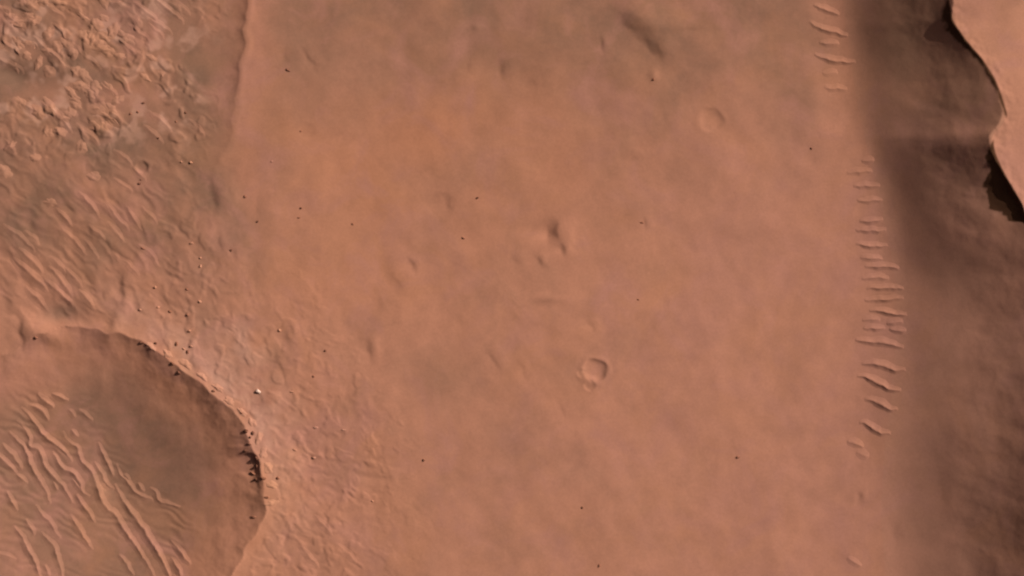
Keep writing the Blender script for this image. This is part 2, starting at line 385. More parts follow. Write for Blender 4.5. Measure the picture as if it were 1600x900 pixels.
def org(p, q, z=0): return (p - 800, 450 - q, z)

# ------------------------------------------------------------------ the setting and the landforms
sF, thF = crater_s(Pf, Qf); wobF = .03 * fbm(Pf, Qf, 50, 2, 110)
cr = empty("impact_crater", CX, CY, -30); tag(cr, "large impact crater with rippled sand floor in the lower left corner", "crater")
oc = org(CX, CY, -30)
region("crater_floor", sF + wobF < .62, M_ground, cr, oc)
region("crater_wall", sF < .985, M_ground, cr, oc)
region("crater_rim", sF + wobF < 1.09, M_ground, cr, oc)

def small_crater(cx, cy, R, label, rim=1.32):
    r = np.hypot(Pf - cx, Qf - cy) / R
    e = empty("impact_crater", cx, cy, 0); tag(e, label, "crater"); o0 = org(cx, cy)
    region("crater_bowl", r < .96, M_ground, e, o0); region("crater_rim", r < rim, M_ground, e, o0)
small_crater(928, 580, 21, "small round crater with crisp raised rim, alone on the open plain")
small_crater(1111, 190, 20, "worn shallow crater with faint rim on the upper right plain")
small_crater(222, 261, 10, "tiny round crater on the striped ground left of the scarp")

def blob(cx, cy, rx, ry, deg=0):
    a = math.radians(deg); u = (Pf - cx) * math.cos(a) - (Qf - cy) * math.sin(a); v = (Pf - cx) * math.sin(a) + (Qf - cy) * math.cos(a)
    return (u / rx) ** 2 + (v / ry) ** 2 < 1 + .25 * perlin(Pf / 14, Qf / 14, 111)
def landform(name, mask, p, q, label, cat): tag(region(name, mask, M_ground, None, org(p, q)), label, cat)
landform("hollow", blob(856, 362, 24, 17), 856, 362, "dark wedge shaped hollow at the middle of the plain", "hollow")
landform("hollow", blob(873, 392, 14, 11), 873, 392, "small pit just below the dark wedge shaped hollow", "hollow")
landform("hollow", blob(328, 312, 22, 22), 328, 312, "oval hollow with a shaded right wall beneath the end of the scarp", "hollow")
landform("hollow", blob(184, 450, 20, 24), 184, 450, "rounded hollow above the large crater's rim", "hollow")
landform("hollow", blob(90, 490, 44, 22, -15), 90, 490, "grey sand filled hollow directly above the large crater", "hollow")
landform("hollow", blob(15, 115, 44, 20, -20), 15, 115, "dark sandy hollow at the left edge below the rocky outcrop", "hollow")
landform("ridge", blob(1003, 50, 48, 24, -40), 1003, 50, "low ridge with a shaded lower left side near the top edge", "ridge")
dF = Pf - np.interp(Qf, SC_Y, SC_X)
landform("scarp", (dF > -38) & (dF < 16) & (Qf < 235) & (Qf > -60), 375, 90, "straight low scarp dropping left from the smooth plain at top", "scarp")

uF = Pf - toe_x(Qf); eF = Pf - crest_x(Qf)
hill = empty("hill", 1500, 300, 60); tag(hill, "steep hill with a shaded left slope and sunlit top along the right edge", kind="structure")
oh = org(1500, 300, 60)
nz = NRM[:-1, :-1, 2].ravel()
region("cliff", (cliff_shade(Pf, Qf) > .5) & (Qf > -60) & (Qf < 380), M_hill, hill, oh)
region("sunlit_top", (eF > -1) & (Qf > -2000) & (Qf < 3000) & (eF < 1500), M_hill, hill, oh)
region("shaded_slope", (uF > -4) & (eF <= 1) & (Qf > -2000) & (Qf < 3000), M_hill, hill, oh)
tag(region("ground", np.ones(len(FACES), bool), M_ground), "flat dusty orange plain of bare ground", kind="structure")

# ------------------------------------------------------------------ where things go: photo position to ground point
def sample(G, P, Q):
    """read a grid of ground values between its corners"""
    sh = np.shape(P); P = np.ravel(P); Q = np.ravel(Q)
    i = np.clip(np.searchsorted(gx, P) - 1, 0, nx - 2); j = np.clip(np.searchsorted(gy, Q) - 1, 0, ny - 2)
    a = (P - gx[i]) / (gx[i + 1] - gx[i]); b = (Q - gy[j]) / (gy[j + 1] - gy[j])
    if G.ndim == 3: a, b = a[:, None], b[:, None]
    r = (G[j, i] * (1 - a) + G[j, i + 1] * a) * (1 - b) + (G[j + 1, i] * (1 - a) + G[j + 1, i + 1] * a) * b
    return r.reshape(sh + G.shape[2:])

def settle(p, q):
    p = np.asarray(p, float); q = np.asarray(q, float); P, Q = p.copy(), q.copy()
    for _ in range(2):
        k = 1 - sample(Zg, P, Q) / CAM_H
        P, Q = 800 + (p - 800) * k, 450 + (q - 450) * k
    return P, Q, sample(Zg, P, Q)

# ------------------------------------------------------------------ sand ripples
def catmull(pts, step):
    p = np.array(pts, float)
    if len(p) == 2: p = np.array([p[0], (p[0] + p[1]) / 2, p[1]])
    q = np.vstack([2 * p[0] - p[1], p, 2 * p[-1] - p[-2]]); out = []
    for i in range(1, len(q) - 2):
        n = max(2, int(np.hypot(*(q[i + 1] - q[i])) / step)); t = np.linspace(0, 1, n, endpoint=False)[:, None]
        a, b, c, d = q[i - 1], q[i], q[i + 1], q[i + 2]
        out.append(.5 * (2 * b + (c - a) * t + (2 * a - 5 * b + 4 * c - d) * t ** 2 + (3 * b - 3 * c + d - a) * t ** 3))
    return np.vstack(out + [p[-1:]])

TT = np.array([-1, -.8, -.6, -.42, -.26, -.12, 0, .12, .26, .42, .6, .8, 1.0])
def make_ripple(pts, hw, h, seed, name="sand_ripple", mat=None, skew=0.0):
    """a closed mound swept along its crest; sharp crest, sides that run out flat into the ground"""
    c = catmull(pts, 1.7); n = len(c)
    arc = np.concatenate([[0], np.cumsum(np.hypot(*np.diff(c, axis=0).T))]); L = arc[-1]; s = arc / L
    g = np.gradient(c, axis=0); g /= np.linalg.norm(g, axis=1, keepdims=True) + 1e-9
    nrm = np.stack([-g[:, 1], g[:, 0]], 1)
    k = np.array([seed * 7.3 + 1.7])
    wob = perlin(arc / 11 + seed * 3.1, np.full(n, seed * 1.37), 300) * 1.4 + perlin(arc / 4.6 + seed, np.full(n, seed * .77), 301) * .45
    c = c + nrm * wob[:, None]
    env = np.clip(np.sin(np.pi * np.clip(s, 0, 1)), 0, 1) ** (1.15 if name == 'sand_ridge' else .8)
    H = h * env * (1 + .28 * perlin(arc / 14 + seed * 5, np.full(n, seed * .51), 302))
    W = hw * (.35 + .65 * env) * (1 + .18 * perlin(arc / 17 + seed * 2, np.full(n, seed * .91), 303))
    prof = (1 - np.sqrt(TT ** 2 + .0015) / 1.001) ** 1.9 * 1.08
    sk = TT * np.where(TT > 0, 1 + skew, 1 - skew)
    PX = c[:, 0][:, None] + nrm[:, 0][:, None] * (W[:, None] * sk[None]); QY = c[:, 1][:, None] + nrm[:, 1][:, None] * (W[:, None] * sk[None])
    P, Q, Z = settle(PX, QY)
    Z = Z + H[:, None] * prof[None] + .05 - .30 * (np.abs(TT)[None] > .99) - .25 * (s[:, None] < 1e-6) - .25 * (s[:, None] > 1 - 1e-6)
    m = len(TT); ids = np.arange(n * m).reshape(n, m)
    q = np.stack([ids[:-1, :-1], ids[:-1, 1:], ids[1:, 1:], ids[1:, :-1]], -1).reshape(-1, 4)
    v = np.stack([P - 800, 450 - Q, Z], -1).reshape(-1, 3)
    # underside strip
    bl = np.stack([P[:, 0] - 800, 450 - Q[:, 0], Z[:, 0] - .02], -1); br = np.stack([P[:, -1] - 800, 450 - Q[:, -1], Z[:, -1] - .02], -1)
    b0 = n * m; idl = b0 + np.arange(n); idr = b0 + n + np.arange(n)
    qb = np.stack([idl[:-1], idl[1:], idr[1:], idr[:-1]], -1)
    v = np.vstack([v, bl, br]); q = np.vstack([q, qb])
    # keep the top's winding upward
    e1 = v[q[0, 1]] - v[q[0, 0]]; e2 = v[q[0, 3]] - v[q[0, 0]]
    if np.cross(e1, e2)[2] < 0: q = q[:, ::-1]
    mid = n // 2; o0 = np.array([P[mid, m // 2] - 800, 450 - Q[mid, m // 2], Z[mid, 0]])
    sa = sample(SAND, v[:, 0] + 800, 450 - v[:, 1]) * .85
    me = raw_mesh(name, v - o0, q, mat or M_ripple, sa, tn=sample(TINT.reshape(ny, nx, 4), v[:, 0] + 800, 450 - v[:, 1]))
    o = bpy.data.objects.new(name, me); C.objects.link(o); o.location = o0
    return o, L

ORD = ["first", "second", "third", "fourth", "fifth", "sixth", "seventh", "eighth", "ninth", "tenth", "eleventh", "twelfth", "thirteenth",
       "fourteenth", "fifteenth", "sixteenth", "seventeenth", "eighteenth", "nineteenth", "twentieth"]

U_CHAIN = [[(1270, 7), (1283, 13), (1297, 18), (1312, 24)], [(1264, 33), (1275, 41), (1290, 47), (1306, 51), (1325, 58)], [(1279, 66), (1292, 69), (1312, 68)],
           [(1271, 84), (1285, 90), (1300, 95), (1318, 97), (1338, 98)], [(1284, 114), (1298, 115), (1310, 114)], [(1287, 136), (1303, 139), (1325, 139)]]
UH = [1.5, 1.7, 1.3, 1.7, .8, 1.0]
L_CHAIN = [[(1345, 251), (1367, 251)], [(1322, 271), (1345, 269), (1364, 267)], [(1332, 291), (1352, 291), (1376, 291)], [(1338, 314), (1358, 314), (1380, 312)],
           [(1342, 346), (1362, 346), (1381, 343)], [(1336, 358), (1357, 361), (1386, 360)], [(1336, 381), (1355, 384), (1388, 384)], [(1343, 403), (1362, 404), (1380, 405)],
           [(1350, 417), (1375, 417), (1392, 417), (1406, 420)], [(1345, 435), (1370, 434), (1390, 436)], [(1353, 451), (1380, 450), (1413, 451)], [(1350, 470), (1375, 469), (1413, 465)],
           [(1357, 486), (1380, 487), (1400, 491), (1418, 492)], [(1346, 500), (1360, 499), (1376, 500)], [(1348, 514), (1368, 513), (1384, 514)], [(1384, 505), (1398, 504), (1412, 502)], [(1388, 515), (1402, 517), (1417, 517)],
           [(1335, 531), (1360, 534), (1385, 536), (1400, 541), (1413, 543)], [(1345, 568), (1365, 569), (1380, 572), (1395, 578), (1416, 579)], [(1338, 587), (1355, 590), (1372, 599), (1390, 608), (1409, 610)],
           [(1350, 623), (1365, 626), (1378, 633), (1390, 640), (1404, 640)], [(1341, 660), (1352, 662), (1365, 671), (1375, 676), (1393, 677)], [(1323, 688), (1338, 694), (1350, 700)], [(1337, 706), (1348, 711), (1359, 713)]]
LH = [.9, 1.1, 1.2, 1.2, 1.3, 1.2, 1.5, 1.1, 1.4, 1.2, 1.6, 1.5, 1.8, 1.0, 1.3, 1.0, 1.2, 1.8, 1.9, 2.0, 1.9, 1.6, 1.2, .7]
sid = 0
for i, (pts, h) in enumerate(zip(U_CHAIN, UH)):
    o, L = make_ripple(pts, 8.5, h * 1.2, sid, skew=-.2); sid += 1
    tag(o, "%s sand ripple from the top in the upper group beside the hill's shadow" % ORD[i], "sand ripple", "sand ripples of the upper group at the hill foot")
for i, (pts, h) in enumerate(zip(L_CHAIN, LH)):
    o, L = make_ripple(pts, 9.5 if i > 16 else 8, h * 1.25, sid, skew=-.2); sid += 1
    lab = ("%s sand ripple from the top in the long ladder along the hill foot" % ORD[i]) if i < 12 else \
          ("%s sand ripple from the bottom in the long ladder along the hill foot" % ORD[len(L_CHAIN) - 1 - i])
    tag(o, lab, "sand ripple", "sand ripples in the long ladder at the hill foot")
o, L = make_ripple([(1323, 870), (1334, 878), (1347, 885)], 8, 1.0, sid); sid += 1
tag(o, "lone faint sand ripple near the bottom edge, left of the dark slope", "sand ripple")

# ripples on the crater floor: points, half width, height, label
DUNES = [
    ([(57, 615), (72, 626), (85, 638)], 8, 2.0, "short thick sand ripple at the upper end of the crater floor"),
    ([(80, 614), (95, 621), (108, 626)], 6, 1.5, "short thin sand ripple nearest the crater's upper wall"),
    ([(44, 631), (58, 637), (68, 644), (77, 658)], 8, 1.9, "second short sand ripple below the crater's upper wall, hooked at its lower end"),
    ([(31, 635), (42, 645), (53, 658), (62, 672), (75, 685), (88, 695), (102, 708), (114, 723)], 8, 2.3, "long wavy sand ripple crossing the upper crater floor"),
    ([(24, 657), (37, 668), (46, 684), (47, 697), (60, 702), (65, 712), (72, 730), (84, 744), (100, 762), (114, 787)], 8, 2.3, "long zigzag sand ripple with a sharp kink on the left crater floor"),
    ([(12, 674), (28, 688), (40, 702), (46, 720), (54, 738), (66, 757), (74, 772), (78, 790)], 8, 2.3, "long curved sand ripple just left of the zigzag one in the crater"),
    ([(2, 692), (15, 706), (25, 718), (35, 735)], 8, 1.9, "medium sand ripple near the left edge of the crater floor"),
    ([(-14, 702), (0, 714), (12, 725), (27, 740)], 8, 2.0, "sand ripple cut by the picture's left edge, upper one in the crater"),
    ([(82, 704), (92, 722), (102, 733), (114, 739), (125, 755), (130, 768), (142, 776)], 8, 2.2, "stepped sand ripple in the middle of the dense crater ripples"),
    ([(97, 672), (105, 688), (120, 698), (125, 715), (135, 728), (146, 741), (154, 765), (163, 788), (182, 806), (192, 825), (206, 843), (220, 865), (234, 886), (243, 908)], 8.5, 2.5, "very long sand ripple reaching the bottom edge, left of its equally long neighbour"),
    ([(110, 671), (123, 683)], 6, 1.2, "tiny sand ripple above the start of the longest crater ripple"),
    ([(107, 638), (119, 653)], 6, .9, "faint tiny sand ripple high on the crater floor"),
    ([(123, 638), (134, 649), (146, 658)], 6, 1.1, "faint short sand ripple farthest up right on the crater floor"),
    ([(152, 690), (162, 712), (168, 722), (178, 745)], 7, 1.9, "short sand ripple leading into the top of the rightmost long ripple"),
    ([(147, 720), (158, 738), (167, 757), (180, 764)], 7, 1.8, "short sand ripple bending right into the long pair"),
    ([(178, 755), (184, 766), (190, 778), (205, 800), (220, 820), (235, 843), (250, 868), (262, 893), (269, 912)], 9, 2.8, "tallest straight sand ripple, rightmost of the long pair in the crater"),
    ([(180, 724), (190, 744), (200, 753), (210, 768), (225, 777), (242, 781)], 7, 1.7, "bow shaped sand ripple at the right end of the ripple field"),
    ([(214, 754), (220, 762), (226, 769)], 6, 1.2, "tiny sand ripple inside the bow shaped one"),
    ([(232, 761), (243, 768), (248, 782), (261, 787), (283, 792)], 6.5, 1.6, "farthest right sand ripple on the crater floor, hooked"),
    ([(190, 742), (198, 744), (204, 752)], 5, 1.0, "small curled sand ripple above the bow shaped one"),
    ([(266, 843), (278, 857), (290, 872), (298, 883)], 7, 1.6, "short sand ripple right of the tallest one near the bottom edge"),
    ([(266, 870), (276, 884), (284, 904)], 7, 1.8, "short sand ripple touching the bottom edge right of the tallest one"),
    ([(184, 866), (197, 880), (209, 901)], 7, 1.5, "short sand ripple touching the bottom edge left of the long pair"),
    ([(9, 766), (18, 782), (28, 799)], 7, 1.8, "short isolated sand ripple near the left edge, below the dense field"),
    ([(117, 772), (130, 788), (140, 803), (149, 818)], 7.5, 2.0, "straight sand ripple ending below the stepped one"),
    ([(54, 788), (68, 806), (80, 818), (87, 832), (96, 842)], 7, 1.4, "faint wavy sand ripple in the lower crater floor"),
    ([(109, 802), (118, 818), (128, 833), (138, 850), (146, 860)], 7.5, 1.7, "soft broad sand ripple left of the very long one"),
    ([(39, 810), (48, 825), (54, 838)], 6.5, 1.4, "short sand ripple above the lower left curved one"),
    ([(20, 821), (35, 838), (43, 857), (52, 872), (60, 892), (64, 906)], 7.5, 2.1, "curved sand ripple reaching the bottom edge, leftmost in the crater"),
    ([(63, 830), (75, 843), (85, 855), (90, 872), (96, 893), (99, 908)], 7.5, 2.0, "curved sand ripple reaching the bottom edge, second from the left"),
    ([(24, 740), (34, 747), (44, 756)], 7, 1.5, "short sand ripple at the lower left of the dense field"),
    ([(82, 752), (91, 766)], 6, 1.4, "stubby sand ripple between the zigzag and the curved one"),
    ([(69, 881), (77, 902)], 6, 1.0, "faint stub of sand ripple at the bottom edge between two curved ones"),
    ([(-8, 862), (8, 868), (27, 874)], 6, 1.0, "faint level sand ripple at the left edge near the lower left corner"),
    ([(112, 745), (120, 757), (132, 772)], 6, 1.3, "short sand ripple beside the lower half of the stepped one"),
    ([(44, 722), (52, 736), (58, 752)], 6, 1.5, "short sand ripple tucked between the zigzag and the long curved one")]
for pts, hw, h, lab in DUNES:
    o, L = make_ripple(pts, hw * 1.2, h * 1.1, sid, skew=.15); sid += 1
    tag(o, lab, "sand ripple", "sand ripples on the crater floor")

# short ridges on the rough ground, by zone; each is told by its place in its zone
ZONES = [
    ("along the top edge, right of the pale rocks", [
        ([(246, 0), (262, 14), (282, 30)], 6, 2.2), ([(214, 7), (228, 18), (242, 29)], 6, 1.6), ([(206, 42), (218, 52), (229, 59)], 6, 1.8), ([(234, 29), (248, 38), (263, 47)], 5.5, 1.2),
        ([(237, 41), (251, 53)], 5.5, 1.1), ([(203, 24), (213, 34)], 5, 1.0), ([(277, 4), (291, 16)], 5.5, 1.1), ([(194, 69), (205, 78), (218, 84)], 5, 1.2)]),
    ("among the upper left pale rocks", [
        ([(-6, 10), (12, 15)], 5, 1.4), ([(11, 24), (22, 32), (33, 41)], 5, 1.6), ([(8, 68), (26, 79)], 5, 1.5), ([(37, 64), (46, 71), (55, 68)], 5, 1.5), ([(57, 62), (69, 73)], 5, 1.4),
        ([(71, 79), (84, 84), (96, 97)], 5, 1.7), ([(87, 41), (98, 53)], 5, 1.2), ([(74, 9), (85, 17), (96, 23)], 5, 1.5), ([(118, 72), (130, 86), (152, 102)], 6, 1.5), ([(0, 93), (15, 100), (31, 108)], 6, 1.6)]),
    ("just under the upper left pale rocks", [
        ([(27, 159), (42, 165), (61, 176)], 6, 1.7), ([(69, 164), (85, 172), (97, 185), (108, 201)], 6, 1.7), ([(126, 198), (137, 208), (150, 219)], 6, 1.7), ([(164, 136), (178, 144)], 5, 1.3),
        ([(167, 169), (186, 184)], 5, 1.5), ([(13, 224), (19, 233)], 5, 1.3)]),
    ("between the pale rocks and the scarp", [
        ([(239, 179), (252, 188), (263, 199)], 5.5, 1.3), ([(301, 192), (315, 206)], 5, .9), ([(231, 201), (240, 210), (249, 217)], 6, 1.6), ([(185, 239), (201, 251)], 5, 1.2), ([(211, 264), (223, 276)], 5, 1.1), ([(184, 284), (201, 293)], 5, 1.2)]),
    ("on the striped ground at mid left", [
        ([(129, 306), (142, 320), (151, 333)], 6, 1.6), ([(92, 331), (107, 346)], 6, 1.5), ([(104, 364), (118, 378), (129, 391)], 6, 1.5), ([(144, 357), (158, 368)], 5.5, 1.5), ([(171, 321), (182, 340), (196, 353)], 6, 1.4),
        ([(174, 352), (189, 371)], 6, 1.4), ([(11, 356), (28, 367), (40, 378), (49, 386)], 6.5, 1.8), ([(44, 366), (56, 374)], 5, 1.2), ([(137, 381), (149, 396)], 5.5, 1.2), ([(202, 329), (216, 353)], 5.5, 1.3),
        ([(227, 329), (241, 343)], 5, 1.0), ([(182, 399), (200, 412), (213, 426)], 5.5, 1.2), ([(219, 384), (235, 395), (244, 409)], 5.5, 1.2)]),
    ("directly above the grey sand hollow", [
        ([(35, 394), (50, 407), (62, 420)], 8, 2.4), ([(26, 409), (45, 425), (58, 437), (70, 447)], 9, 2.8), ([(82, 422), (95, 437), (109, 457)], 8, 2.4), ([(74, 441), (88, 452), (100, 463), (109, 471)], 7.5, 2.2),
        ([(46, 454), (58, 465), (69, 479)], 7, 1.8), ([(84, 406), (98, 419)], 6, 1.3), ([(107, 424), (123, 441)], 6, 1.4), ([(129, 459), (143, 476)], 6, 1.4)]),
    ("right of the crater near the bottom edge", [
        ([(497, 811), (513, 828)], 5.5, 1.3), ([(474, 859), (493, 879)], 5.5, 1.3), ([(532, 854), (551, 871)], 6, 1.0)])]
for zone, items in ZONES:
    order = sorted(range(len(items)), key=lambda i: np.mean([p[0] for p in items[i][0]]))
    for rank, i in enumerate(order):
        pts, hw, h = items[i]
        o, L = make_ripple([(pts[0][0] - 8, pts[0][1] - 7)] + pts + [(pts[-1][0] + 6, pts[-1][1] + 10)], hw * 1.45, h * .72, sid, "sand_ridge", M_ripple, .2); sid += 1
        if rank == 0: w = "leftmost"
        elif rank == len(order) - 1: w = "rightmost"
        else: w = ORD[rank] + " from left"
        tag(o, "%s slanting sand ridge %s" % (w, zone), "sand ridge", "slanting sand ridges " + zone)

# ------------------------------------------------------------------ rocks
def ico():
    t = (1 + 5 ** .5) / 2
    v = [(-1, t, 0), (1, t, 0), (-1, -t, 0), (1, -t, 0), (0, -1, t), (0, 1, t), (0, -1, -t), (0, 1, -t), (t, 0, -1), (t, 0, 1), (-t, 0, -1), (-t, 0, 1)]
    f = [(0, 11, 5), (0, 5, 1), (0, 1, 7), (0, 7, 10), (0, 10, 11), (1, 5, 9), (5, 11, 4), (11, 10, 2), (10, 7, 6), (7, 1, 8), (3, 9, 4), (3, 4, 2), (3, 2, 6), (3, 6, 8), (3, 8, 9), (4, 9, 5), (2, 4, 11), (6, 2, 10), (8, 6, 7), (9, 8, 1)]
    v = [Vector(x).normalized() for x in v]
    for _ in range(2):
        mid = {}; nf = []
        def m(a, b):
            k = (min(a, b), max(a, b))
            if k not in mid: v.append(((v[a] + v[b]) / 2).normalized()); mid[k] = len(v) - 1
            return mid[k]
        for a, b, c in f:
            x, y, z = m(a, b), m(b, c), m(c, a); nf += [(a, x, z), (b, y, x), (c, z, y), (x, y, z)]
        f = nf
    return np.array([tuple(x) for x in v]), np.array(f)
ICO_V, ICO_F = ico()

def make_rock(p, q, a, b, h, deg, mat, name, seed, sink=.35, smooth=False):
    """angular rock: a ball planed by random cuts, half length a, half width b, height h, resting in the ground"""
    r = np.random.default_rng(900 + seed); v = ICO_V.copy()
    for _ in range(9):
        nrm = r.normal(size=3); nrm[2] = abs(nrm[2]) * .7; nrm /= np.linalg.norm(nrm); d = r.uniform(.55, .85)
        ov = v @ nrm - d; v = v - np.clip(ov, 0, None)[:, None] * nrm * .95
    v = v * (1 + .10 * perlin(v[:, 0] * 2.1 + seed, v[:, 1] * 2.1 + v[:, 2], 400))[:, None]
    v = v * np.array([a, b, h])
    t = math.radians(deg); R = np.array([[math.cos(t), -math.sin(t), 0], [math.sin(t), math.cos(t), 0], [0, 0, 1]]); v = v @ R.T
    P, Q, Z = settle(np.array([float(p)]), np.array([float(q)]))
    h = h * .85; o0 = np.array([P[0] - 800, 450 - Q[0], Z[0] + h * (1 - 2 * sink) * .5])
    me = raw_mesh(name, v, ICO_F, mat, np.zeros(len(v)), smooth=smooth)
    o = bpy.data.objects.new(name, me); C.objects.link(o); o.location = o0
    return o

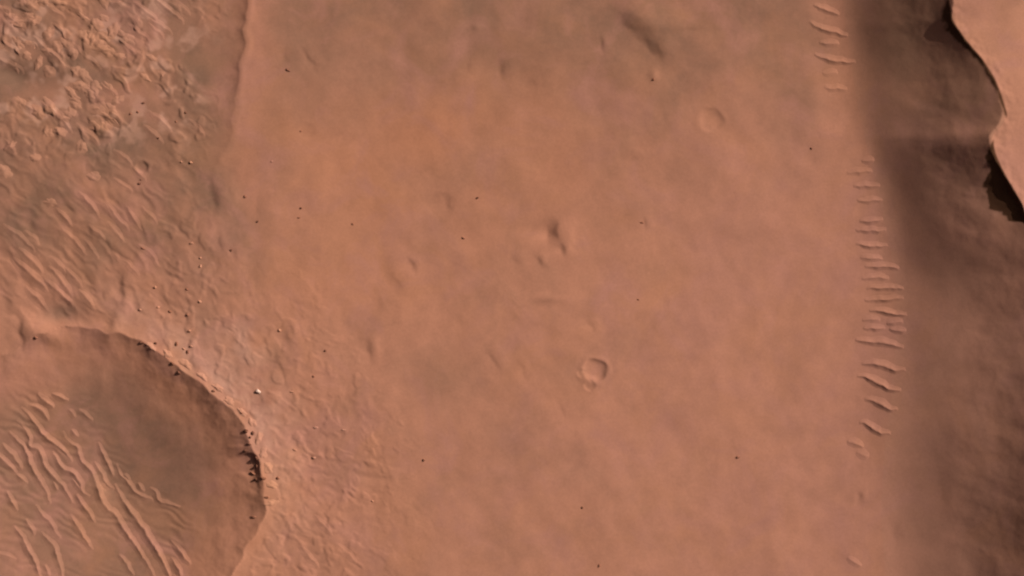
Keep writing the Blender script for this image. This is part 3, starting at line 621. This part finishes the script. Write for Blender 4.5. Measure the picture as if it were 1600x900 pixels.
D, BR, PA, WH = M_dark, M_brown, M_pale, M_white
BOULDERS = [  # x, y, half length, half width, height, angle, material, label
    (450, 110, 5.5, 2.2, 2.2, -35, D, "dark rod shaped boulder lying alone on the plain right of the scarp"),
    (290, 176, 2.8, 2.4, 2.2, 0, D, "dark boulder standing alone between the scarp and the pale rocks"),
    (224, 161, 3.2, 2.4, 2.0, 0, D, "dark boulder right of the pale rocks, topmost of three"),
    (204, 178, 2.6, 2.0, 1.6, 20, BR, "brown boulder right of the pale rocks, left one of the lower pair"),
    (215, 175, 2.4, 2.0, 1.6, 0, BR, "brown boulder right of the pale rocks, right one of the lower pair"),
    (247, 216, 3.0, 2.6, 2.4, 0, D, "dark boulder at the lower end of a sand ridge left of the scarp"),
    (275, 190, 2.4, 2.0, 1.2, 0, BR, "small brown boulder left of and below the lone dark one"),
    (298, 254, 4.0, 3.8, 3.0, 30, PA, "bright knobby boulder above the oval hollow"),
    (283, 253, 2.6, 2.4, 1.8, 0, PA, "small pale boulder just left of the bright knobby one"),
    (218, 287, 3.8, 2.4, 2.4, -20, D, "dark boulder beneath the tiny round crater"),
    (220, 281, 2.0, 1.6, 1.4, -20, D, "small dark stone above the boulder beneath the tiny crater"),
    (746, 309, 3.0, 2.6, 2.4, 0, D, "dark boulder alone on the plain above the wedge shaped hollow"),
    (724, 372, 2.6, 2.0, 1.6, -20, BR, "brown boulder left of the wedge shaped hollow"),
    (470, 325, 3.0, 2.4, 2.0, 0, D, "dark boulder on the plain, upper one of a close pair"),
    (467, 340, 2.8, 1.6, 1.2, 0, BR, "brown boulder on the plain, lower one of a close pair"),
    (551, 350, 2.4, 2.2, 1.2, 0, BR, "small brown boulder alone right of the close pair"),
    (402, 346, 3.0, 2.2, 1.8, 25, D, "dark boulder at the left margin of the smooth plain"),
    (383, 307, 3.2, 2.4, 1.6, 0, BR, "brown boulder right of the oval hollow"),
    (508, 548, 2.8, 2.6, 2.4, 0, D, "dark boulder alone on the plain right of the large crater's rim"),
    (662, 719, 3.0, 2.4, 2.2, -20, D, "dark boulder alone on the lower left plain"),
    (910, 793, 2.8, 2.4, 1.8, 0, D, "dark boulder alone near the bottom middle of the plain"),
    (1153, 714, 3.4, 2.4, 1.6, 0, BR, "brown boulder alone on the lower right plain"),
    (1268, 232, 3.2, 1.8, 1.6, -40, D, "dark boulder alone on the plain between the two ripple groups"),
    (936, 884, 2.4, 3.4, 1.4, 0, BR, "brown boulder close to the bottom edge below the small round crater"),
    (403, 611, 5.2, 3.8, 3.6, -25, WH, "brightest white boulder just outside the large crater's rim"),
    (296, 517, 4.2, 3.0, 3.0, 0, PA, "pale boulder with a dark shadow above the large crater's rim"),
    (312, 471, 4.4, 2.8, 2.6, -30, PA, "pale boulder at the middle of the knob row above the crater"),
    (299, 380, 3.8, 2.8, 2.6, -20, PA, "pale boulder at the top of the knob row below the oval hollow"),
    (313, 403, 2.6, 2.6, 1.8, 0, PA, "small pale stone in the knob row, above a larger one"),
    (313, 416, 3.4, 3.0, 2.4, 60, PA, "pale boulder in the knob row, under the small pale stone"),
    (361, 391, 3.6, 2.4, 2.0, 0, D, "dark boulder right of the knob row, facing the smooth plain"),
    (242, 449, 3.6, 3.0, 2.4, 0, PA, "pale boulder right of the rounded hollow above the crater"),
    (219, 484, 3.0, 2.6, 2.0, 0, PA, "pale boulder below the rounded hollow"),
    (247, 480, 3.4, 2.6, 2.0, 20, PA, "pale boulder midway between rounded hollow and knob row"),
    (265, 487, 3.4, 2.2, 1.6, 0, BR, "brown boulder left of the knob row's lower end"),
    (292, 452, 2.6, 2.4, 1.6, 0, BR, "brown boulder beside the knob row, above the middle pale one"),
    (293, 492, 2.4, 2.2, 1.6, 0, BR, "brown boulder in the knob row between two pale ones"),
    (276, 537, 2.8, 3.6, 2.2, 0, BR, "brown boulder on the large crater's rim, right of three"),
    (243, 536, 3.8, 2.8, 2.6, -30, D, "dark boulder on the large crater's rim, middle of three"),
    (222, 535, 4.4, 2.8, 1.8, 0, BR, "brown boulder on the large crater's rim, left of three"),
    (293, 550, 3.4, 4.0, 2.2, 0, BR, "brown boulder low on the crater rim below the pale one"),
    (299, 541, 3.4, 2.6, 2.0, 0, PA, "pale boulder on the crater rim next to the brown one"),
    (287, 545, 4.2, 2.4, 1.6, -30, PA, "pale flat slab on the crater rim's upper right stretch"),
    (269, 568, 4.0, 3.0, 3.0, -50, D, "dark rock ledge in the crater wall, upper of a pair"),
    (279, 582, 5.0, 3.0, 3.0, -30, D, "dark rock ledge in the crater wall, lower of a pair"),
    (333, 611, 4.0, 2.6, 2.6, -20, D, "dark rock at a notch in the crater rim's upper right part"),
    (377, 645, 3.2, 2.4, 2.0, 0, BR, "brown rock on the crater rim above the dark ledges"),
    (384, 673, 5.0, 4.4, 4.0, -40, D, "topmost dark ledge in the crater's right wall"),
    (395, 677, 2.8, 5.0, 3.4, 0, D, "narrow upright dark ledge beside the topmost one in the right wall"),
    (390, 694, 5.2, 1.8, 2.4, -25, D, "thin dark ledge strip in the crater's right wall"),
    (384, 704, 4.2, 3.2, 3.2, 0, D, "dark block jutting inward from the crater's right wall"),
    (401, 716, 3.2, 5.2, 4.0, 10, D, "dark upright ledge in the middle of the crater's right wall"),
    (401, 728, 3.4, 4.2, 3.6, -10, D, "dark ledge touching the upright one in the crater's right wall"),
    (396, 740, 5.0, 2.6, 2.8, -30, BR, "brown ledge in the crater's right wall above the blackest block"),
    (400, 749, 3.8, 3.6, 4.0, 0, D, "blackest block low in the crater's right wall"),
    (412, 748, 4.6, 2.6, 2.4, 0, BR, "brown ledge on the rim right of the blackest block"),
    (416, 777, 4.6, 2.2, 2.2, 0, BR, "brown ledge on the rim at the crater's far right point"),
    (397, 808, 6.0, 2.4, 2.2, -8, BR, "lowest brown ledge in the crater's right wall"),
    (56, 527, 4.0, 2.4, 2.2, -30, BR, "brown boulder on the rim below the grey sand hollow"),
    (224, 388, 4.6, 2.0, 2.0, -30, BR, "reddish ledge on the striped ground above the rounded hollow"),
    (1021, 124, 2.8, 2.2, 1.6, 0, BR, "brown boulder below the low ridge near the top edge"),
    (1003, 348, 3.4, 1.8, 1.2, 0, BR, "brown boulder on the plain right of the wedge shaped hollow"),
    (437, 516, 4.0, 3.0, 2.4, 0, PA, "pale boulder right of the knob row, above the grey patch"),
    (582, 783, 3.2, 2.2, 1.8, -30, PA, "small pale boulder alone on the ground far right of the crater"),
    (470, 205, 2.4, 1.8, 1.2, 0, BR, "small brown stone on the plain under the rod shaped boulder"),
    (425, 252, 2.4, 2.0, 1.6, 0, PA, "small pale stone near the left margin of the smooth plain"),
    (434, 747, 3.4, 2.6, 2.2, -30, BR, "brown boulder on the outer slope right of the blackest block"),
    (491, 715, 4.4, 2.6, 2.0, -20, PA, "pale boulder on the rough slope right of the crater's ledges"),
    (997, 468, 2.0, 1.8, 1.0, 0, BR, "tiny brown stone on the plain above the small round crater's right"),
    (490, 588, 2.6, 2.0, 1.6, 0, BR, "brown stone below the lone dark boulder right of the crater"),
    (456, 612, 4.2, 2.0, 1.8, 0, PA, "pale slab right of the brightest white boulder"),
    (493, 668, 6.0, 2.4, 1.8, 0, PA, "pale flat slab on the rough slope, left of a matching one"),
    (537, 672, 5.0, 2.0, 1.6, 0, PA, "pale flat slab on the rough slope, right of a matching one"),
    (461, 703, 5.0, 2.2, 1.8, -20, PA, "pale slab on the outer slope level with the dark ledges"),
    (408, 746, 2.6, 2.2, 2.2, 0, D, "small dark stone wedged between ledge and blackest block"),
    (391, 683, 3.0, 2.6, 2.8, 30, D, "small dark stone under the topmost ledges of the right wall")]
for k, (p, q, a, b, h, dg, m, lab) in enumerate(BOULDERS):
    a, b, h = (a * .8, b * .8, h * .8) if m in (PA, D) else (a, b, h)
    o = make_rock(p, q, a, b, h, dg, m, "rock_ledge" if "ledge" in lab else "boulder", k, .30)
    tag(o, lab, "rock ledge" if "ledge" in lab else "boulder", "boulders and ledges scattered over the ground")

def make_slab(p, q, a, b, h, deg, seed, mat=None):
    mat = mat or M_outcrop
    """ragged bedrock ledge draped on the ground: top dips to the upper right, short steep face to the lower left"""
    r = np.random.default_rng(1500 + seed); nt, rho = 30, np.array([0, .25, .5, .7, .85, .95, 1.05])
    th = np.linspace(0, 2 * np.pi, nt, endpoint=False)
    out = 1 + .42 * perlin(np.cos(th) * 1.2 + seed * 3.7, np.sin(th) * 1.2, 410) + .14 * perlin(np.cos(th) * 3.1 + seed, np.sin(th) * 3.1 + 9, 411)
    X = np.concatenate([[0], (rho[1:, None] * out[None] * np.cos(th)[None] * a).ravel()]); Y = np.concatenate([[0], (rho[1:, None] * out[None] * np.sin(th)[None] * b).ravel()])
    RH = np.concatenate([[0], np.repeat(rho[1:], nt)])
    t = math.radians(deg); x = X * math.cos(t) - Y * math.sin(t); y = X * math.sin(t) + Y * math.cos(t)
    P, Q, Z = settle(p + x, q - y)
    dip = 1 - .38 * (x * math.cos(SUN_AZ) + y * math.sin(SUN_AZ)) / a
    lump = 1 + .7 * perlin(x / 6 + seed * 1.9, y / 6, 412)
    Zt = Z + h * np.clip(1 - np.clip(RH, 0, 1) ** 1.9, 0, 1) ** 1.2 * dip * lump - np.where(RH > 1, .35, 0)
    v = np.stack([P - 800, 450 - Q, Zt], -1); ring = lambda k: 1 + (k - 1) * nt + np.arange(nt)
    f = [np.stack([np.zeros(nt, int), ring(1), np.roll(ring(1), -1)], -1)]
    for k in range(1, len(rho) - 1):
        A, B_ = ring(k), ring(k + 1); A2, B2 = np.roll(A, -1), np.roll(B_, -1)
        f += [np.stack([A, B_, B2], -1), np.stack([A, B2, A2], -1)]
    base = len(v); L_ = ring(len(rho) - 1); vb = v[L_].copy(); vb[:, 2] -= .02; v = np.vstack([v, vb])
    f.append(np.array([[base, base + k + 1, base + k] for k in range(1, nt - 1)]))
    o0 = np.array([P[0] - 800, 450 - Q[0], Z[0]])
    me = raw_mesh("outcrop_rock", v - o0, np.vstack(f), mat, sample(SAND, v[:, 0] + 800, 450 - v[:, 1]) * .55)
    o = bpy.data.objects.new("outcrop_rock", me); C.objects.link(o); o.location = o0
    return o

# pale bedrock blocks of the upper left outcrop, told by their place from left to right in each row
OUT = [("along the top edge", [(50, 6, 7, 4), (68, 4, 6, 3), (95, 8, 6, 4), (82, 12, 6, 2.5), (160, 1, 8, 3), (36, 2, 4, 3), (3, 13, 6, 2)]),
       ("in the row under the top edge", [(15, 25, 3.5, 3), (24, 32, 6, 3), (31, 39, 5, 2.5), (45, 25, 5, 2.5), (55, 33, 3, 5), (130, 27, 5, 2), (152, 38, 5, 4), (176, 47, 4, 6), (162, 28, 4, 2.5)]),
       ("in the middle row beside the streak", [(28, 66, 6, 2.5), (44, 68, 6, 2.5), (75, 52, 4, 5), (76, 81, 6, 3), (42, 87, 4, 3), (60, 98, 3, 6), (90, 72, 5, 4), (104, 68, 7, 3), (116, 84, 4, 5), (25, 106, 5, 2)]),
       ("right of the long streak", [(133, 57, 6, 4), (142, 50, 4, 5), (153, 68, 6, 4), (164, 57, 7, 4), (160, 76, 9, 3), (170, 82, 5, 3.5), (188, 88, 5, 2.5), (148, 60, 4, 6), (196, 57, 8, 3)]),
       ("in the lower row of the outcrop", [(77, 112, 6, 4), (118, 112, 4, 4), (131, 118, 8, 3.5), (128, 136, 8, 4.5), (139, 146, 5, 3), (150, 136, 5, 4), (112, 146, 7, 2.5), (118, 155, 5, 2.5), (119, 164, 5, 3), (172, 139, 6, 2.2), (184, 157, 3.5, 5)]),
       ("along the lower margin of the outcrop", [(34, 161, 7, 3), (59, 175, 7, 4), (80, 170, 9, 4), (97, 184, 6, 3), (110, 176, 4, 4), (157, 172, 9, 5), (174, 170, 5, 3), (146, 196, 5, 3), (166, 197, 5, 3), (175, 190, 7, 2.5)]),
       ("scattered below the outcrop", [(93, 205, 6, 3), (77, 208, 3.5, 3), (127, 230, 6, 4), (6, 267, 7, 4), (16, 228, 2.5, 5), (146, 275, 5, 3.5), (79, 317, 5, 3), (55, 247, 5, 3), (252, 114, 3, 2.6), (237, 90, 5, 1.8), (228, 122, 5, 2)])]
k = 200
for zone, items in OUT:
    items = sorted(items)
    for rank, (p, q, a, b) in enumerate(items):
        o = make_slab(p, q, a * 2.1, b * 2.3, .55 + .2 * b, -34 + random.uniform(-26, 26), k); k += 1
        w = "leftmost" if rank == 0 else ("rightmost" if rank == len(items) - 1 else ORD[rank] + " from left")
        tag(o, "%s pale bedrock block %s%s" % (w.replace(" from left", " from left,"), zone, " at upper left" if "outcrop" not in zone else ""), "rock", "pale bedrock blocks " + zone)

# crumbling bright ledges along the crest of the large crater
RIM = [(236, 541, 9, 4), (262, 553, 8, 4), (290, 568, 9, 5), (316, 588, 8, 4), (340, 606, 9, 4), (358, 626, 8, 5), (378, 644, 9, 4), (394, 660, 7, 5), (404, 684, 5, 9), (412, 708, 5, 8), (420, 732, 6, 8), (425, 758, 8, 5), (424, 786, 9, 4)]
for rank, (p, q, a, b) in enumerate(RIM):
    o = make_slab(p, q, a * 1.2, b * 1.2, 1.5, -38 if rank < 8 else random.uniform(-20, 20), 700 + rank, M_pale)
    o.name = "rim_ledge"
    w = "topmost" if rank == 0 else ("lowest" if rank == len(RIM) - 1 else ORD[rank] + " from the top")
    tag(o, "%s%s bright crumbling ledge along the large crater's rim" % (w, "" if rank in (0, len(RIM) - 1) else ","), "rock ledge", "bright ledges along the large crater's rim")
